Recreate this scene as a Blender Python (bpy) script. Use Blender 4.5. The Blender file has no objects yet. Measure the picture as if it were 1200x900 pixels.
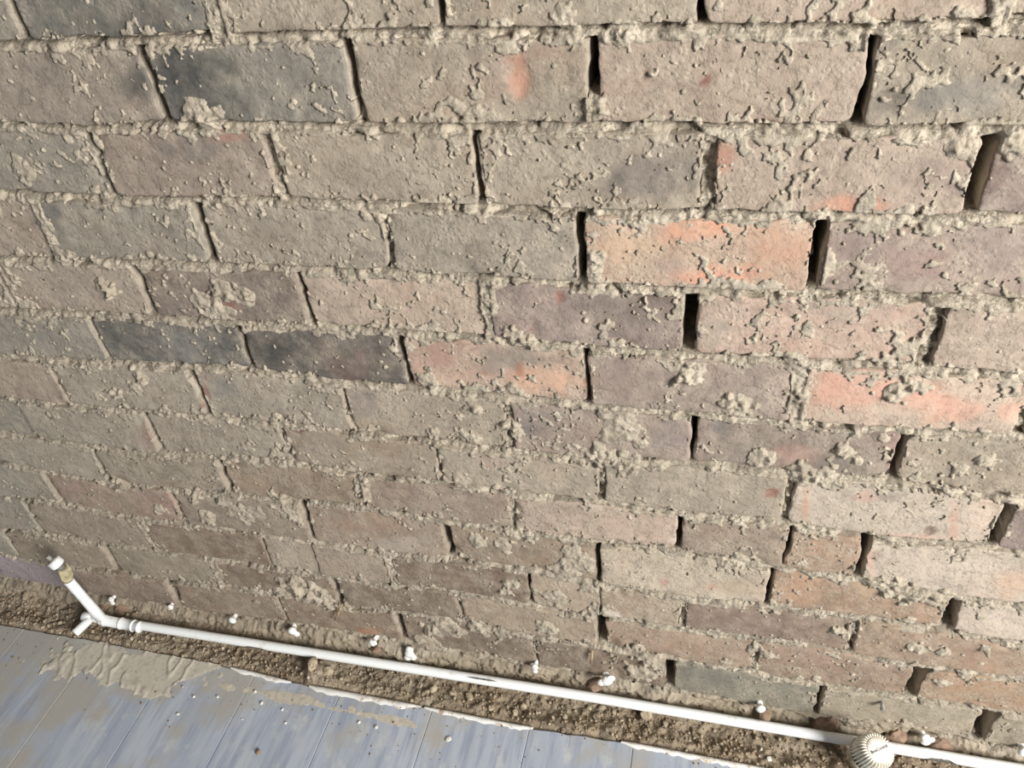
import bpy, bmesh, math, random
import numpy as np
from mathutils import Vector, Matrix

random.seed(7)
rng = np.random.default_rng(11)
scene = bpy.context.scene
col = scene.collection

# ------------------------------------------------------------------ camera
S = 1.125                                   # metres per fitted unit (brick pitch 225 mm)
PITCH, YAW, ROLL = 0.670833315, 0.307303731, -0.113057377
FPX = 933.46
CAM = np.array([0.0, -0.636165342 * S, 1.07495033 * S])
def cam_axes():
    cy, sy, cp, sp = math.cos(YAW), math.sin(YAW), math.cos(PITCH), math.sin(PITCH)
    f = np.array([-sy * cp, cy * cp, -sp]); r = np.array([cy, sy, 0.0]); u = np.cross(r, f)
    c, s = math.cos(ROLL), math.sin(ROLL)
    return c * r + s * u, -s * r + c * u, f
RIGHT, UP, FWD = cam_axes()
cam_data = bpy.data.cameras.new('camera'); cam = bpy.data.objects.new('camera', cam_data); col.objects.link(cam)
cam_data.sensor_width = 36.0; cam_data.lens = FPX / 1200 * 36.0; cam_data.clip_start = 0.02
M = Matrix(((RIGHT[0], UP[0], -FWD[0], CAM[0]), (RIGHT[1], UP[1], -FWD[1], CAM[1]),
            (RIGHT[2], UP[2], -FWD[2], CAM[2]), (0, 0, 0, 1)))
cam.matrix_world = M
scene.camera = cam

# ------------------------------------------------------------------ light
world = bpy.data.worlds.new('world'); scene.world = world; world.use_nodes = True
bg = world.node_tree.nodes['Background']; bg.inputs[0].default_value = (0.90, 0.95, 1.0, 1); bg.inputs[1].default_value = 0.15
def area(name, loc, target, sx, sy, power, color):
    d = bpy.data.lights.new(name, 'AREA'); d.shape = 'RECTANGLE'; d.size = sx; d.size_y = sy; d.energy = power; d.color = color
    o = bpy.data.objects.new(name, d); col.objects.link(o); o.location = loc
    o.rotation_euler = (Vector(target) - Vector(loc)).to_track_quat('-Z', 'Y').to_euler()
    return o
area('window_right_offscreen', (2.15, -1.75, 1.70), (-0.20, 0.0, 1.70), 1.2, 1.4, 190, (1.0, 0.98, 0.95))
scene.view_settings.view_transform = 'Standard'; scene.view_settings.look = 'None'
scene.view_settings.exposure = 0.2; scene.view_settings.gamma = 1.0; scene.view_settings.use_curve_mapping = False

# ------------------------------------------------------------------ helpers
def ray(x, y):
    return FWD + RIGHT * (x - 600) / FPX - UP * (y - 450) / FPX
def on_y(x, y, Y=0.0):                       # pixel -> point on the vertical plane y = Y
    d = ray(x, y); t = (Y - CAM[1]) / d[1]; return CAM + t * d
def on_z(x, y, Z):                           # pixel -> point on the level plane z = Z
    d = ray(x, y); t = (Z - CAM[2]) / d[2]; return CAM + t * d
def x_at_z(x, Z):                            # wall X where pixel column x meets height Z on the wall
    lo, hi = -2500.0, 2500.0
    for _ in range(50):
        m = (lo + hi) / 2
        if on_y(x, m)[2] > Z: lo = m
        else: hi = m
    return on_y(x, m)[0]
def lin(c):
    c = np.asarray(c, float) / 255.0
    return np.where(c <= 0.04045, c / 12.92, ((c + 0.055) / 1.055) ** 2.4)

def _hash(ix, iy, seed):
    n = (ix.astype(np.int64) * 374761393 + iy.astype(np.int64) * 668265263 + seed * 982451653) & 0xffffffff
    n = ((n ^ (n >> 13)) * 1274126177) & 0xffffffff
    n = ((n ^ (n >> 16)) * 2246822519) & 0xffffffff
    return ((n ^ (n >> 15)) & 0xffffff) / float(0xffffff)
def vnoise(X, Z, scale, seed):
    a = 0.6; x = (X * math.cos(a) - Z * math.sin(a)) / scale + 51.3; z = (X * math.sin(a) + Z * math.cos(a)) / scale + 17.7
    ix, iz = np.floor(x), np.floor(z); fx, fz = x - ix, z - iz
    fx = fx * fx * (3 - 2 * fx); fz = fz * fz * (3 - 2 * fz)
    h = lambda i, j: _hash(ix + i, iz + j, seed)
    return (h(0, 0) * (1 - fx) + h(1, 0) * fx) * (1 - fz) + (h(0, 1) * (1 - fx) + h(1, 1) * fx) * fz
def fbm(X, Z, scale, octv, seed):
    v = 0; a = 1.0; t = 0
    for o in range(octv):
        v = v + a * (vnoise(X, Z, scale / 2 ** o, seed + o * 7) * 2 - 1); t += a; a *= 0.55
    return v / t * 1.5
def sstep(a, b, x):
    t = np.clip((x - a) / (b - a), 0, 1); return t * t * (3 - 2 * t)

def link(name, me, mat, parent=None, label=None, cat=None, group=None, kind=None):
    o = bpy.data.objects.new(name, me); col.objects.link(o)
    if mat is not None and not me.materials: me.materials.append(mat)
    if parent is not None: o.parent = parent
    if label: o['label'] = label
    if cat: o['category'] = cat
    if group: o['group'] = group
    if kind: o['kind'] = kind
    return o
def empty(name, loc, label, cat, group=None):
    o = bpy.data.objects.new(name, None); col.objects.link(o); o.location = loc; o.empty_display_size = 0.02
    o['label'] = label; o['category'] = cat
    if group: o['group'] = group
    return o
def np_mesh(name, V, F, smooth=True, colors=None):
    me = bpy.data.meshes.new(name)
    V = np.ascontiguousarray(V, dtype=np.float32); F = np.ascontiguousarray(F, dtype=np.int32)
    me.vertices.add(len(V)); me.vertices.foreach_set('co', V.ravel())
    n, k = F.shape
    me.loops.add(n * k); me.loops.foreach_set('vertex_index', F.ravel())
    me.polygons.add(n); me.polygons.foreach_set('loop_start', np.arange(0, n * k, k, dtype=np.int32))
    me.polygons.foreach_set('loop_total', np.full(n, k, dtype=np.int32))
    if smooth: me.polygons.foreach_set('use_smooth', np.ones(n, dtype=bool))
    me.update(calc_edges=True)
    if colors is not None:
        a = me.color_attributes.new('Col', 'FLOAT_COLOR', 'POINT')
        c = np.ones((len(V), 4), np.float32); c[:, :colors.shape[1]] = colors
        a.data.foreach_set('color', c.ravel())
    return me
def bm_mesh(name, bm, smooth=True):
    bmesh.ops.recalc_face_normals(bm, faces=bm.faces)
    me = bpy.data.meshes.new(name); bm.to_mesh(me); bm.free()
    if smooth:
        me.polygons.foreach_set('use_smooth', np.ones(len(me.polygons), dtype=bool))
    return me
def frame_of(d):
    d = Vector(d).normalized(); a = Vector((0, 0, 1)) if abs(d.z) < 0.9 else Vector((1, 0, 0))
    u = d.cross(a).normalized(); return u, d.cross(u).normalized(), d
def bm_tube(bm, pts, radii, seg=20, caps=True):
    rings = []; pts = [Vector(p) for p in pts]
    for i, p in enumerate(pts):
        d = (pts[min(i + 1, len(pts) - 1)] - pts[max(i - 1, 0)])
        if i == 0: u, v, _ = frame_of(d)
        else:
            dn = d.normalized(); u = (u - dn * u.dot(dn)).normalized(); v = dn.cross(u)
        rings.append([bm.verts.new(p + (u * math.cos(2 * math.pi * k / seg) + v * math.sin(2 * math.pi * k / seg)) * radii[i]) for k in range(seg)])
    for a, b in zip(rings, rings[1:]):
        for k in range(seg): bm.faces.new((a[k], a[(k + 1) % seg], b[(k + 1) % seg], b[k]))
    if caps: bm.faces.new(rings[0]); bm.faces.new(rings[-1][::-1])
    return rings
def tube_obj(name, pts, radii, mat, parent=None, seg=20, **kw):
    if not hasattr(radii, '__len__'): radii = [radii] * len(pts)
    off = Vector(parent.location) if parent is not None else Vector((0, 0, 0))
    bm = bmesh.new(); bm_tube(bm, [Vector(p) - off for p in pts], radii, seg)
    return link(name, bm_mesh(name, bm), mat, parent, **kw)
def rock_mesh(name, size, seed, sub=2, flat=0.75):
    bm = bmesh.new(); bmesh.ops.create_icosphere(bm, subdivisions=sub, radius=1.0); r = random.Random(seed)
    planes = [(Vector((r.gauss(0, 1), r.gauss(0, 1), r.gauss(0, 1))).normalized(), r.uniform(0.55, 0.9)) for _ in range(9)]
    sc = Vector((r.uniform(0.8, 1.2), r.uniform(0.75, 1.0), flat * r.uniform(0.8, 1.1)))
    for v in bm.verts:
        p = v.co.normalized(); k = 1.0
        for n, d in planes:
            t = p.dot(n)
            if t > d: k = min(k, d / t)
        p = p * k * (1 + r.uniform(-0.05, 0.05))
        v.co = Vector((p.x * sc.x, p.y * sc.y, p.z * sc.z)) * size
    return bm_mesh(name, bm, smooth=False)

# ------------------------------------------------------------------ materials
def new_mat(name):
    m = bpy.data.materials.new(name); m.use_nodes = True; nt = m.node_tree
    return m, nt, nt.nodes, nt.links, nt.nodes['Principled BSDF']
def N(nodes, t, **kw):
    n = nodes.new(t)
    for k, v in kw.items():
        if k in n.inputs: n.inputs[k].default_value = v
        else: setattr(n, k, v)
    return n
def mix(nodes, links, fac, a, b, mode='MIX'):
    n = nodes.new('ShaderNodeMix'); n.data_type = 'RGBA'; n.blend_type = mode
    for s, v in ((n.inputs[0], fac), (n.inputs[6], a), (n.inputs[7], b)):
        if hasattr(v, 'is_output') or isinstance(v, bpy.types.NodeSocket): links.new(v, s)
        elif isinstance(v, (int, float)): s.default_value = v
        else: s.default_value = (*v, 1)
    return n.outputs[2]
def ramp(nodes, links, src, a, b):
    n = nodes.new('ShaderNodeMapRange'); n.interpolation_type = 'SMOOTHSTEP'
    n.inputs['From Min'].default_value = a; n.inputs['From Max'].default_value = b
    links.new(src, n.inputs['Value']); return n.outputs[0]
def noise(nodes, links, pos, scale, detail=6, rough=0.6, stretch=None):
    n = nodes.new('ShaderNodeTexNoise'); n.inputs['Scale'].default_value = scale
    n.inputs['Detail'].default_value = detail; n.inputs['Roughness'].default_value = rough
    if stretch:
        m = nodes.new('ShaderNodeMapping'); m.inputs['Scale'].default_value = stretch; links.new(pos, m.inputs[0]); pos = m.outputs[0]
    links.new(pos, n.inputs['Vector']); return n.outputs['Fac']

DUST = lin((172, 160, 143)); MORT = lin((202, 191, 172)); MORT_D = lin((120, 106, 86))
def crusty(name, film, bump1, bump2, rough=0.95, dustcol=DUST):
    """vertex-coloured masonry: dusty film over the base colour, crusty fine relief"""
    m, nt, nd, lk, bs = new_mat(name)
    geo = N(nd, 'ShaderNodeNewGeometry').outputs['Position']
    att = nd.new('ShaderNodeVertexColor'); att.layer_name = 'Col'
    n1 = noise(nd, lk, geo, 34, 7, 0.62); n2 = noise(nd, lk, geo, 150, 6, 0.65); n3 = noise(nd, lk, geo, 520, 4, 0.6)
    c = att.outputs['Color']
    f1 = ramp(nd, lk, n1, 0.38, 0.66)
    fm = N(nd, 'ShaderNodeMath', operation='MULTIPLY'); lk.new(f1, fm.inputs[0]); lk.new(att.outputs['Alpha'], fm.inputs[1])
    c = mix(nd, lk, fm.outputs[0], c, dustcol)
    off = N(nd, 'ShaderNodeVectorMath', operation='ADD'); lk.new(geo, off.inputs[0]); off.inputs[1].default_value = (7.3, 3.1, 5.7)
    dk = ramp(nd, lk, noise(nd, lk, off.outputs[0], 140, 6, 0.65), 0.30, 0.52)
    v = N(nd, 'ShaderNodeMapRange'); lk.new(dk, v.inputs[0]); v.inputs['To Min'].default_value = 0.80; v.inputs['To Max'].default_value = 1.06
    cc = N(nd, 'ShaderNodeCombineColor')
    for i in range(3): lk.new(v.outputs[0], cc.inputs[i])
    c = mix(nd, lk, 1.0, c, cc.outputs[0], 'MULTIPLY')
    lk.new(c, bs.inputs['Base Color']); bs.inputs['Roughness'].default_value = rough
    bs.inputs['Specular IOR Level'].default_value = 0.25
    # relief: crusts with sharp borders + grains
    crust = ramp(nd, lk, noise(nd, lk, geo, 62, 8, 0.68), 0.50, 0.60)
    vor = nd.new('ShaderNodeTexVoronoi'); vor.inputs['Scale'].default_value = 190; lk.new(geo, vor.inputs['Vector'])
    gr = ramp(nd, lk, vor.outputs['Distance'], 0.55, 0.1)
    gm = N(nd, 'ShaderNodeMath', operation='MULTIPLY'); lk.new(gr, gm.inputs[0]); lk.new(ramp(nd, lk, n1, 0.46, 0.62), gm.inputs[1])
    s = N(nd, 'ShaderNodeMath', operation='ADD'); lk.new(crust, s.inputs[0]); lk.new(gm.outputs[0], s.inputs[1])
    s2 = N(nd, 'ShaderNodeMath', operation='MULTIPLY_ADD'); lk.new(n2, s2.inputs[0]); s2.inputs[1].default_value = 1.6; lk.new(s.outputs[0], s2.inputs[2])
    b1 = N(nd, 'ShaderNodeBump'); b1.inputs['Strength'].default_value = bump1; b1.inputs['Distance'].default_value = 0.0016; lk.new(s2.outputs[0], b1.inputs['Height'])
    bsn = N(nd, 'ShaderNodeMath', operation='MULTIPLY'); lk.new(att.outputs['Alpha'], bsn.inputs[0]); bsn.inputs[1].default_value = bump1 / 0.5; lk.new(bsn.outputs[0], b1.inputs['Strength'])
    b2 = N(nd, 'ShaderNodeBump'); b2.inputs['Strength'].default_value = bump2; b2.inputs['Distance'].default_value = 0.0008
    lk.new(n3, b2.inputs['Height']); lk.new(b1.outputs[0], b2.inputs['Normal']); lk.new(b2.outputs[0], bs.inputs['Normal'])
    return m
MAT_BRICK = crusty('dusty_brick', 1, 0.60, 0.5)
MAT_MORTAR = crusty('lime_mortar', 1, 1.0, 0.9, dustcol=MORT)
MAT_SKIM = crusty('plaster_skim', 1, 0.2, 0.3, dustcol=lin((182, 174, 158)))
MAT_DIRT = crusty('rubble_dirt', 1, 1.0, 1.0, dustcol=lin((150, 132, 108)))

def plain(name, c, rough=0.5, c2=None, scale=60, metal=0.0, lo=0.45, hi=0.65, bump=0.0):
    m, nt, nd, lk, bs = new_mat(name)
    geo = N(nd, 'ShaderNodeNewGeometry').outputs['Position']
    n = noise(nd, lk, geo, scale, 6, 0.6)
    cl = mix(nd, lk, ramp(nd, lk, n, lo, hi), lin(c), lin(c2 if c2 else c))
    lk.new(cl, bs.inputs['Base Color']); bs.inputs['Roughness'].default_value = rough; bs.inputs['Metallic'].default_value = metal
    if bump:
        b = N(nd, 'ShaderNodeBump'); b.inputs['Strength'].default_value = bump; b.inputs['Distance'].default_value = 0.001
        lk.new(n, b.inputs['Height']); lk.new(b.outputs[0], bs.inputs['Normal'])
    return m
MAT_WHITE = plain('white_pipe_paint', (238, 240, 238), 0.35, (214, 210, 200), 55, lo=0.55, hi=0.75, bump=0.15)
MAT_BARE = plain('bare_grey_metal', (112, 108, 100), 0.6, (70, 66, 60), 200)
MAT_BRASS = plain('dusty_brass', (196, 184, 150), 0.5, (160, 148, 118), 120, metal=0.1, bump=0.3)
MAT_PLUG = plain('white_plug_plastic', (235, 236, 232), 0.45, (205, 200, 190), 150)
MAT_VALVE = plain('cream_valve_plastic', (240, 236, 222), 0.4, (222, 214, 196), 90)
MAT_COLLAR = plain('dusty_collar_plastic', (186, 176, 158), 0.55, (140, 128, 110), 80)
MAT_INK = plain('grey_ink', (84, 82, 86), 0.6)
MAT_GREY = plain('grey_plastic', (150, 146, 140), 0.5, (110, 104, 98), 200)
MAT_DARKGAP = plain('wall_core', (150, 132, 114), 0.95, (126, 108, 92), 60)
MAT_RED = plain('broken_red_brick', (146, 122, 103), 0.95, (114, 95, 79), 90, bump=0.9)
MAT_STONE = plain('mortar_crumb', (176, 162, 138), 0.95, (130, 114, 94), 160, bump=0.6)
MAT_CHIP = plain('white_plaster_chip', (226, 222, 212), 0.9, (190, 182, 168), 200)
MAT_STRAW = plain('dry_straw', (172, 148, 116), 0.8, (140, 114, 86), 150)
MAT_EDGE = plain('white_caulk', (232, 230, 224), 0.7, (176, 150, 122), 70, lo=0.52, hi=0.68, bump=0.4)

# ------------------------------------------------------------------ brick layout read off the photograph (pixels)
J = {0: [(60,52),(170,47),(400,40),(680,37),(820,35),(1000,37)],
 1: [(0,148),(107,153),(270,145),(433,152),(660,150),(800,150),(1000,155)],
 2: [(0,228),(127,235),(317,236),(567,245),(683,250),(833,252),(1133,257)],
 3: [(0,306),(163,308),(400,319),(600,328),(700,337),(820,343),(1000,348),(1200,357)],
 4: [(0,365),(170,373),(367,384),(560,397),(677,408),(820,419),(1080,432),(1200,443)],
 5: [(0,418),(123,425),(290,434),(410,450),(487,457),(687,476),(815,486),(940,498),(1197,513)],
 6: [(0,467),(80,475),(363,500),(405,507),(500,518),(687,540),(813,545),(1047,564),(1160,584)],
 7: [(0,507),(167,533),(343,541),(417,556),(513,566),(700,590),(800,604),(904,612),(1044,634),(1160,642)],
 8: [(0,540),(60,555),(128,566),(270,580),(436,596),(486,606),(628,626),(700,636),(800,646),(900,664),(1010,680),(1120,702),(1190,712)],
 9: [(0,584),(70,590),(136,604),(400,640),(454,650),(530,656),(630,670),(710,688),(824,704),(896,712),(1006,724),(1108,740),(1190,754)],
 10: [(0,623),(60,628),(104,636),(180,646),(320,666),(440,686),(500,688),(580,700),(660,718),(712,724),(800,738),(936,754),(1080,782),(1190,796)],
 11: [(0,650),(50,660),(138,670),(210,682),(264,686),(300,691),(408,714),(464,716),(538,726),(620,746),(692,756),(794,774),(870,786),(916,798),(1050,817),(1175,835)],
 12: [(100,696),(196,710),(270,724),(340,731),(412,742),(470,752),(710,795),(890,829)]}
CP = 0.075 * S
def line_fn(k):
    if k not in J: return lambda X: np.full_like(np.asarray(X, float), (12 - k) * CP)
    pts = sorted((on_y(x, y)[0], on_y(x, y)[2]) for x, y in J[k])
    xs = np.array([p[0] for p in pts]); zs = np.array([p[1] for p in pts])
    zs = zs * 0.85 + (12 - k) * CP * 0.15
    xs = np.concatenate([[xs[0] - 0.5], xs, [xs[-1] + 0.5]]); zs = np.concatenate([[(12 - k) * CP], zs, [(12 - k) * CP]])
    return lambda X: np.interp(X, xs, zs)
BED = {k: line_fn(k) for k in range(-4, 13)}

# head joints: (pixel x at mid course, gap mm, kind) kind: o open, m mortar set back, f flush mortar, c crack, h big hole
HEADS = {0: [(12,11,'o'),(248,9,'f'),(513,7,'o'),(823,9,'o'),(1187,9,'f')],
 1: [(180,13,'o'),(416,8,'o'),(695,8,'o'),(1016,6,'o')],
 2: [(118,9,'o'),(322,12,'m'),(561,6,'o'),(831,13,'m'),(1148,14,'o')],
 3: [(55,9,'f'),(240,12,'o'),(455,7,'m'),(682,7,'o'),(957,11,'o')],
 4: [(3,8,'m'),(169,11,'o'),(357,7,'o'),(573,8,'f'),(808,12,'o'),(1091,14,'m')],
 5: [(117,5,'o'),(288,9,'o'),(474,7,'o'),(689,5,'o'),(935,11,'f')],
 6: [(70,8,'f'),(235,10,'o'),(408,6,'m'),(597,9,'m'),(812,6,'o'),(1052,7,'o')],
 7: [(30,5,'m'),(178,9,'o'),(337,8,'m'),(514,7,'m'),(705,10,'m'),(923,9,'m'),(1173,10,'o')],
 8: [(118,9,'o'),(266,9,'o'),(424,8,'m'),(600,6,'m'),(796,6,'o'),(923,3,'c'),(1011,9,'o')],
 9: [(65,9,'o'),(210,9,'m'),(362,9,'o'),(526,11,'o'),(701,6,'o'),(901,7,'o'),(1117,16,'o')],
 10: [(38,9,'o'),(173,9,'f'),(311,6,'o'),(370,1.5,'c'),(460,10,'f'),(621,6,'o'),(704,1.2,'c'),(801,8,'m'),(999,9,'m')],
 11: [(12,7,'o'),(130,15,'o'),(256,9,'f'),(395,10,'o'),(541,7,'m'),(705,16,'o'),(885,9,'m'),(1073,17,'o')],
 12: [(76,7,'m'),(204,14,'o'),(332,3.5,'c'),(470,15,'o'),(627,6,'m'),(785,17,'o'),(960,8,'o'),(1153,20,'o')]}
# colours of the brick that follows each head joint (first entry: brick left of the first joint)
T=(158,146,129); G=(136,132,121); D=(84,86,88); P=(182,154,138); O=(186,156,134); B=(140,121,102); L=(186,172,157); Mv=(142,124,118); V=(146,134,148)
GT=(147,139,125); TP=(172,152,136); BD=(122,104,88); BO=(160,132,110); GD=(112,112,106)
BCOL = {0:[G,GD,T,T,TP,T], 1:[(140,130,118),(126,124,115),T,TP,T], 2:[G,(148,132,120),T,T,TP,Mv], 3:[(154,141,127),G,(150,141,127),GT,O,(160,140,130)],
 4:[GT,(152,140,127),(124,112,102),TP,Mv,P,TP], 5:[G,(96,96,93),(98,94,90),(178,150,132),(150,134,124),(190,166,148)],
 6:[(152,136,122),GT,GT,T,(152,134,124),(140,124,114),T], 7:[G,GT,GT,(146,132,116),T,T,L,Mv],
 8:[GT,(140,130,114),B,(144,126,112),TP,(150,132,116),BO,L], 9:[G,(142,122,108),(136,124,108),(144,126,110),B,(180,166,146),(160,130,106),L],
 10:[G,(136,124,110),BD,T,(150,134,118),BD,(162,144,124),(162,144,124),(138,116,102),(156,132,110)],
 11:[G,(136,124,108),(136,126,110),BD,(122,106,90),(154,136,116),(154,130,110),(152,126,106),(164,134,108)],
 12:[V,(126,110,98),(134,118,102),(130,110,92),(124,108,92),(122,104,88),(126,124,110),(156,146,126),(150,140,122)]}
# patches of other colour on the brick faces: px x, px y, half width, half height, colour, strength
PATCH = [(220,95,62,44,(66,69,71),1.0),(340,90,50,35,(130,126,116),.5),(140,25,60,24,(84,86,84),.8),(60,15,30,18,(110,110,104),.5),
 (608,95,12,20,(200,120,84),.9),(605,70,9,9,(196,120,86),.8),(640,60,22,10,(150,112,98),.6),(555,80,8,45,(120,112,108),.5),(580,95,40,35,(172,140,126),.5),
 (830,95,7,9,(120,60,48),.9),(756,90,5,6,(96,52,44),.9),(1130,112,55,20,(112,114,112),.8),(1035,110,22,25,(92,90,86),.8),(1040,50,14,14,(110,108,104),.6),
 (240,170,30,14,(112,108,104),.6),(265,158,20,8,(170,112,98),.8),(770,205,60,20,(110,106,104),.75),(700,185,25,15,(150,140,128),.4),(1000,240,48,8,(214,132,100),.85),
 (1085,205,45,35,(150,130,124),.6),(845,190,12,20,(190,118,92),.7),(1165,205,20,25,(130,104,98),.7),
 (62,250,22,16,(92,94,98),.8),(735,285,40,30,(208,170,136),.6),(830,268,55,14,(222,146,112),.9),(835,322,40,12,(228,140,106),.9),(915,280,40,30,(206,142,108),.5),(780,310,30,12,(150,132,122),.6),
 (1000,285,40,20,(140,120,118),.7),(1080,310,45,15,(150,116,112),.6),(1180,290,40,40,(144,130,128),.5),
 (250,345,36,18,(110,90,84),.7),(270,360,12,8,(150,84,74),.7),(470,350,40,25,(182,152,132),.5),(700,370,60,25,(116,104,98),.6),(655,348,6,8,(160,96,74),.9),(625,385,5,9,(150,70,56),.8),(745,355,40,14,(112,96,92),.7),
 (845,385,28,26,(124,128,122),.8),(900,365,40,16,(122,102,100),.8),(915,385,30,10,(178,124,116),.6),(990,365,45,12,(150,134,126),.6),
 (60,395,40,18,(124,120,118),.5),(215,405,30,20,(128,130,130),.5),(315,412,28,18,(62,62,62),.85),(395,415,26,14,(130,112,100),.6),(410,430,20,14,(110,80,78),.7),(450,425,22,16,(96,84,80),.6),
 (510,420,25,12,(166,120,108),.7),(600,425,40,16,(128,122,116),.8),(640,448,45,14,(214,160,130),.8),(608,434,4,7,(172,104,82),.8),(565,441,4,4,(160,84,70),.8),(540,445,30,12,(196,154,134),.5),
 (740,445,40,25,(134,116,110),.7),(1000,460,45,20,(218,150,128),.8),(1095,470,45,18,(226,158,134),.85),(1190,480,18,14,(222,158,136),.7),(1060,480,25,10,(200,176,156),.5),
 (260,455,22,13,(116,116,118),.7),(240,460,7,20,(140,88,78),.8),(430,480,22,14,(128,122,122),.6),(430,497,30,8,(150,126,100),.6),(617,490,16,18,(104,100,102),.8),(740,505,60,14,(150,128,106),.5),(785,515,26,20,(134,122,122),.7),(700,480,50,10,(146,132,126),.5),
 (940,535,30,9,(172,126,116),.7),(990,545,40,14,(110,104,98),.8),(1045,530,12,22,(150,112,104),.7),(870,530,22,20,(124,122,112),.6),(840,505,12,10,(106,110,108),.7),
 (175,515,12,16,(140,100,90),.6),(348,503,8,6,(120,70,66),.9),(430,520,55,20,(142,120,98),.7),(380,525,25,16,(150,142,132),.4),(580,540,22,8,(166,134,120),.6),
 (905,577,8,6,(150,76,62),.85),(1038,580,18,6,(128,114,110),.7),(1015,583,12,8,(204,150,134),.6),(1118,610,5,26,(196,150,128),.9),(1090,622,5,4,(80,50,44),.9),(1050,632,40,5,(214,160,138),.7),(1150,610,25,18,(214,178,158),.5),(944,590,4,22,(196,146,116),.8),
 (90,570,18,8,(150,120,112),.6),(190,590,26,16,(150,112,104),.7),(430,615,40,10,(150,118,98),.7),(470,640,45,10,(170,158,148),.6),(570,595,45,12,(132,116,104),.5),(745,610,40,18,(186,158,142),.5),
 (955,640,5,18,(190,136,108),.8),(1020,655,6,25,(206,160,140),.7),(1090,660,40,18,(198,180,160),.6),(1180,685,25,14,(206,160,128),.6),
 (935,690,20,18,(190,142,110),.6),(1015,690,12,14,(190,160,124),.5),(778,682,4,4,(190,100,84),.8),(834,688,5,3,(196,104,86),.8),(860,690,45,10,(176,150,122),.5),(1165,730,40,14,(200,180,166),.6),
 (880,725,60,14,(128,104,94),.6),(1140,770,40,14,(166,128,108),.6),
 (790,752,50,14,(160,128,104),.6),(720,722,10,6,(214,204,194),.8),(940,765,60,12,(156,124,108),.5),(1150,800,45,18,(172,136,106),.6),
 (30,670,45,16,(140,132,142),.7),(50,705,30,10,(150,110,92),.5),(430,742,22,6,(172,112,78),.8),(735,775,30,18,(118,98,80),.9),(830,795,50,12,(112,114,106),.6),(1010,830,40,14,(160,150,130),.5),(1110,840,30,14,(156,148,130),.5)]
def prep_patches():
    out = []
    for x, y, rx, ry, c, s in PATCH:
        a = on_y(x, y); b = on_y(x + rx, y); d = on_y(x, y + ry)
        out.append((a[0], a[2], b[0] - a[0], b[2] - a[2], d[0] - a[0], d[2] - a[2], lin(c), s))
    return out
PATCHES = prep_patches()
def face_colour(X, Z, base, seed):
    """albedo of a brick face (rgb) and how much dust film it carries (alpha)"""
    n = fbm(X, Z, 0.045, 4, seed); n2 = fbm(X, Z, 0.018, 3, seed + 50)
    c = np.ones((len(X), 3)) * base
    c = c * (1 + 0.16 * n[:, None] + 0.08 * n2[:, None])
    warm = np.clip(fbm(X, Z, 0.06, 3, 900) - 0.15, 0, 1)[:, None]
    c = c * (1 - 0.5 * warm) + (c * np.array([1.12, 0.92, 0.86])) * 0.5 * warm
    lum = (c @ np.array([.3, .55, .15]))[:, None]
    film = np.full(len(X), 0.45)
    for ax, az, ux, uz, vx, vz, pc, s in PATCHES:
        dx, dz = X - ax, Z - az
        det = ux * vz - uz * vx
        u = (dx * vz - dz * vx) / det; v = (ux * dz - uz * dx) / det
        d = np.sqrt(u * u + v * v)
        if d.min() > 1.8: continue
        q0, q1 = (0.7, 1.2) if math.hypot(ux, uz) < 0.014 else (0.35, 1.45)
        w = 0.85 * s * (1 - sstep(q0, q1, d + 0.55 * n + 0.45 * n2))
        c = c * (1 - w[:, None]) + pc * w[:, None]; film = film * (1 - 0.6 * w)
    lum = (c @ np.array([.3, .55, .15]))[:, None]
    c = c * 0.66 + (lum * DUST / float(DUST @ np.array([.3, .55, .15]))) * 0.34
    return np.clip(c, 0.01, 0.95), film

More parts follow.
